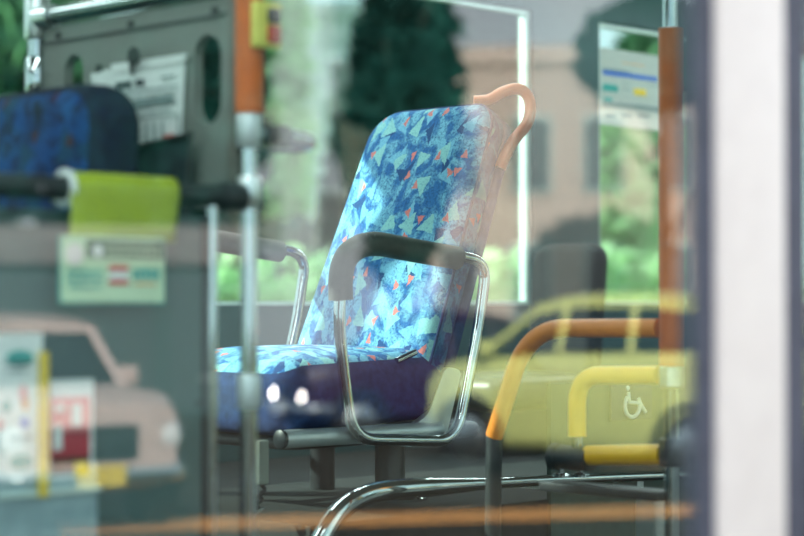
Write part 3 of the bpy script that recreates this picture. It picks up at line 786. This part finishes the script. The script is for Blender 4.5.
# dark conifers behind the seat
tree(at(392, 20), 6.2, 1.7, leafd, 'tall dark green tree beyond the bus, directly behind the patterned seat', None, 'c', seed=2)
tree(at(446, 25), 7.2, 2.5, leafd, 'broad dark green tree beyond the bus, above the top of the patterned seat', None, 'e', .15, seed=3)
tree(at(352, 18), 3.4, 1.1, leafd, 'smaller dark tree beyond the bus at the left edge of the seat backrest', None, 'c', seed=4)
tree(at(290, 25), 2.7, 1.9, leafd, 'low dark shrub tree beyond the bus, between pole and patterned seat', None, 'e', .1, seed=5)
tree(at(655, 24), 5.2, 1.8, leafm, 'mid green tree beyond the bus behind the white notice sheet', None, 'e', .1, seed=6)
tree(at(262, 29), 8.5, 1.5, leafl, 'tall light green tree beyond the bus, just right of the orange covered pole', None, 'e', .1, n=3200, seed=8)
tree(at(201, 20), 6.0, 1.3, leafd, 'dark tree beyond the bus, behind the oval slot of the partition', None, 'e', .1, seed=13)
tree(at(8, 18), 5.0, 2.4, leafm, 'green tree beyond the bus at the upper left corner', None, 'e', .1, seed=9)
tree(at(716, 19.5), 3.6, 1.1, leafl, 'light green bushy tree beyond the bus, right of the orange pole', None, 'e', .1, n=3200, seed=10)
tree(at(600, 17.5), 3.4, 1.0, leafl, 'light green slender bush beyond the bus, under the white notice sheet', None, 'e', .05, n=3200, seed=11)
# hedge
hd = bmesh.new(); rnd = random.Random(12)
a, b = at(130, 15.5), at(760, 15.5)
for i in range(26):
    c = a.lerp(b, i/25); foliage(hd, (c.x, c.y, .66), .5, .5, 1.05, 420, .10, rnd)
tag(obj('hedge', hd, leafl, smooth=False), 'long clipped light green hedge beyond the far bus windows', 'hedge')
def building(c, ang, w, d, h, m, label, cols, rows, z0=1.2, par=.35, wm=winb):
    t = thing('building', c, label, 'building', rz=ang)
    obj('wall', B(-w/2, w/2, 0, d, 0, h), m, t, local=True, smooth=False)
    obj('parapet', B(-w/2-.1, w/2+.1, -.1, d+.1, h, h+par), m, t, local=True, smooth=False)
    cw = w/cols
    for r in range(rows):
        for k in range(cols):
            x = -w/2+cw*(k+.5); z = z0+r*(h-z0)/rows
            f = obj('window', B(x-cw*.28, x+cw*.28, -.06, .02, z, z+(h-z0)/rows*.6), trimw, t, local=True, smooth=False)
            obj('pane', B(x-cw*.25, x+cw*.25, -.075, -.055, z+.06, z+(h-z0)/rows*.6-.06), wm, f, local=True, smooth=False)
    return t
building(at(310, 46), -PI/4, 3.6, 6, 8.5, wallg, 'pale grey building far beyond the bus, between the orange pole and the seat', 2, 2, 3.5)
building(at(600, 46), -PI/4, 6, 6, 5.6, wallb, 'low beige building far beyond the bus, right of the patterned seat', 4, 2)

# ================================================================== STREET SIDE, MIRRORED IN THE DOOR GLASS
def loft(bm, secs):
    rs_ = [[bm.verts.new(p) for p in s] for s in secs]
    for A, Bq in zip(rs_, rs_[1:]):
        m = len(A)
        for k in range(m): bm.faces.new((A[k], A[(k+1) % m], Bq[(k+1) % m], Bq[k]))
    bm.faces.new(rs_[0][::-1]); bm.faces.new(rs_[-1]); return bm
def sect(x, hw, z0, z1, e=.32, n=28):
    out = []
    for k in range(n):
        a = 2*PI*k/n; c, s = math.cos(a), math.sin(a)
        out.append(Vector((x, hw*math.copysign(abs(c)**e, c), (z0+z1)/2+(z1-z0)/2*math.copysign(abs(s)**e, s))))
    return out
def car(loc, ang, m, label, body, green, wb, wr=.29, lamps=lens, lampz=.68, round_lamp=True, grille=True, extra=None, gw=.42):
    t = thing('car', loc, label, 'car', rz=ang)
    L = lambda n, bm, mm, p=None, **k: obj(n, bm, mm, p or t, local=True, **k)
    bd = L('body', loft(bmesh.new(), [sect(*s) for s in body]), m)
    g = [[Vector((x, -b, zb)), Vector((x2, -a, zt)), Vector((x2, a, zt)), Vector((x, b, zb))] for (x, b, zb, x2, a, zt) in green]
    gb_ = bmesh.new(); loft(gb_, g); L('windows', gb_, carglass, smooth=False)
    rf = bmesh.new(); top = [[Vector((s[1].x, y, s[1].z+dz-.035*(abs(y)/abs(s[2].y))**2)) for y in [(-1+2*k/8)*(s[2].y+.02) for k in range(9)] ] for s in g for dz in (.0,)]
    rr = [[p+Vector((0, 0, .085)) for p in r]+[p-Vector((0, 0, .01)) for p in reversed(r)] for r in top]
    loft(rf, rr); L('roof', rf, m)
    for s in (-1, 1):
        for (x, b, zb, x2, a, zt) in green:
            pb_ = T([(x, s*b, zb-.02), (x2, s*(a+.005), zt+.02)], .035, seg=10); L('pillar', pb_, m)
        for wx_ in (-wb/2, wb/2):
            hw = body[len(body)//2][1]
            w_ = L('wheel', lathe(bmesh.new(), [(wr*.6, s*(hw-.20)), (wr*.96, s*(hw-.20)), (wr, s*(hw-.16)), (wr, s*(hw-.03)), (wr*.94, s*(hw+.0)), (wr*.66, s*(hw+.008))], (wx_, 0, wr), 'Y'), tyre)
            L('wheel_cover', lathe(bmesh.new(), [(wr*.62, s*(hw+.006)), (wr*.55, s*(hw+.02)), (wr*.1, s*(hw+.028))], (wx_, 0, wr), 'Y'), steel, w_)
            ar = bmesh.new(); tube(ar, [Vector((wx_+math.cos(a)*wr*1.13, s*(hw-.01), wr+math.sin(a)*wr*1.13)) for a in [PI*k/16 for k in range(17)]], .035, seg=8); L('wheel_arch', ar, dark)
        fx = body[0][0]; hwf = body[1][1]
        ly = s*(hwf-(.20 if gw < .5 else .07))
        hl_ = lathe(bmesh.new(), [(.105, .03), (.105, -.02), (.09, -.045), (.05, -.06)], (fx+.06, ly, lampz), 'X', 24); L('headlamp', hl_, lamps)
        L('lamp_ring', T([(fx+.04, ly+.115*math.cos(a), lampz+.115*math.sin(a)) for a in [2*PI*k/24 for k in range(24)]], .016, seg=8, closed=True), chrome)
        L('side_mirror', B(green[0][0]+.12, green[0][0]+.22, s*(green[0][1]+.02) if s > 0 else s*(green[0][1]+.17), s*(green[0][1]+.17) if s > 0 else s*(green[0][1]+.02), green[0][2]+.02, green[0][2]+.15, bev=.02), m)
    fx = body[0][0]; hwf = body[1][1]
    if grille: L('grille', B(fx-.02, fx+.05, -hwf*gw, hwf*gw, lampz-.17, lampz+.08, bev=.03), dark)
    bp_ = fillet([(fx+.30, -hwf-.04, .42), (fx-.06, -hwf-.02, .42), (fx-.06, hwf+.02, .42), (fx+.30, hwf+.04, .42)], .18)
    L('bumper', T(bp_, .055, seg=14), steel)
    L('number_plate', B(fx-.13, fx-.11, -.17, .17, .36, .50), inkyellow if extra == 'y' else paper)
    return t
def place(px, py, z=GZ): return mir(ground(px, py, z))
def heading(a, b): d = b-a; return math.atan2(d.y, d.x)
# the car's nose points to local -X
kei_body = [(-1.74, .50, .40, .74), (-1.72, .62, .30, .92), (-1.5, .70, .24, 1.04), (-.9, .74, .22, 1.12), (-.3, .745, .22, 1.17), (.6, .745, .22, 1.20), (1.3, .74, .24, 1.22), (1.6, .72, .30, 1.16), (1.7, .64, .40, 1.0)]
kei_green = [(-1.1, .68, 1.08, -.45, .58, 1.52), (-.2, .70, 1.14, -.15, .60, 1.58), (.55, .70, 1.16, .55, .60, 1.59), (1.6, .66, 1.16, 1.35, .56, 1.52)]
yel = mat('lime yellow car paint', (.72, .76, .26), .35, 0, .02, coat=.3)
pnk = mat('pale pink car paint', (.62, .47, .43), .35, 0, .02, coat=.3)
mar = mat('dark maroon car paint', (.035, .005, .022), .35, 0, .02, coat=.3)
rear_w = place(690, 490); front_w = place(466, 474)
ang = heading(front_w, rear_w)
vy = (mat_eye := Vector((CX, 2*GLASS_Y-CY, GZ)))
perp = Vector((-math.sin(ang), math.cos(ang), 0)); mid = (rear_w+front_w)/2
if perp.dot(mid-vy) < 0: perp = -perp
mid = mid+perp*.76
car(mid, ang, yel, 'lime yellow hatchback mirrored in the glass at lower right', kei_body, kei_green, (rear_w-front_w).length, .33, lamps=lens)
cl_body = [(-1.7, .48, .42, .78), (-1.68, .62, .36, .90), (-1.4, .72, .28, .98), (-.9, .75, .25, 1.0), (-.3, .76, .25, .98), (.5, .76, .25, .96), (1.2, .74, .27, .94), (1.6, .66, .33, .85), (1.7, .5, .42, .75)]
cl_green = [(-.75, .64, .96, -.35, .54, 1.36), (0, .66, .96, 0, .54, 1.42), (.6, .66, .95, .55, .54, 1.40), (1.25, .60, .92, .9, .50, 1.32)]
def facing(px, d, turn):
    p = mir(P(px, 300, d)); p.z = GZ; v = p-vy; return p, math.atan2(v.y, v.x)+turn
p1_, a1 = facing(4, 14.2, -.36)
car(p1_, a1, pnk, 'small pale pink classic car mirrored in the glass at lower left', cl_body, cl_green, 2.3, .29, lamps=lens, lampz=.68, extra='y', gw=.52)
p2_, a2 = facing(425, 21.8, 1.12)
car(p2_, a2, mar, 'dark maroon car with glowing sun glints on its headlamps mirrored in the glass under the patterned seat', cl_body, cl_green, 2.3, .29, lamps=glintlamp, lampz=.55)
# buildings and trees over the street
def mat_at(px, d): p = mir(P(px, 300, d)); p.z = GZ; return p
def street_building(px, d, w, h, m, label, cols, rows, **k):
    p = mat_at(px, d); v = Vector((p.x-CX, p.y-(2*GLASS_Y-CY), 0)); a = math.atan2(v.y, v.x)-PI/2
    return building(p, a, w, 8, h, m, label, cols, rows, **k)
street_building(640, 36, 8.2, 6.1, wallb, 'beige building with pale window bays mirrored in the glass at upper right', 6, 2)
street_building(300, 50, 3.6, 10.5, mat('pale grey blue render', (.36, .38, .42), .85), 'tall pale building mirrored in the glass between the orange pole and the seat', 2, 3, z0=3)
tree(mat_at(660, 30), 6.4, 2.6, leafd, 'dark tree in front of the beige building, mirrored at the top right', None, 'e', .72, seed=21, n=1200)
for px, d, h, w, lb in ((-40, 32, 12, 2.6, 'broad dark street tree mirrored at the far left edge'), (95, 35, 12, 2.4, 'broad dark street tree mirrored over the paper notice'), (205, 31, 11.5, 1.9, 'narrow dark street tree mirrored over the right side of the partition')):
    tree(mat_at(px, d), h, w*1.1, leafd, lb, None, 'e', .08, seed=30+int(px), n=2600, s=.3)
tree(mat_at(398, 30), 8.5, 2.0, leafd, 'dark street tree mirrored above and across the patterned seat', None, 'e', .2, seed=40)
# low shop row with a pale fascia, mirrored over the lower panel
p = mat_at(70, 26); v = p-vy; sa = math.atan2(v.y, v.x)-PI/2
shop = thing('shop_row', p, 'long low building with pale fascia over dark frontage, mirrored in the glass at left', 'building', rz=sa)
sw = 5.0
obj('wall', B(-sw/2, sw/2, 0, 2.4, 0, 2.08), mat('dark teal frontage', (.045, .085, .085), .7), shop, local=True, smooth=False)
obj('fascia', B(-sw/2-.05, sw/2+.05, -.12, 2.5, 2.08, 2.62, bev=.03), mat('pale pinkish fascia', (.22, .195, .19), .7), shop, local=True)
for k in range(4):
    x = -sw/2+sw*(k+.5)/4
    f = obj('shutter', B(x-.5, x+.5, -.04, .02, .1, 1.95), mat('dark shutter', (.05, .08, .085), .6), shop, local=True, smooth=False)
    obj('handle', B(x-.12, x+.12, -.07, -.04, .5, .55), steel, f, local=True)
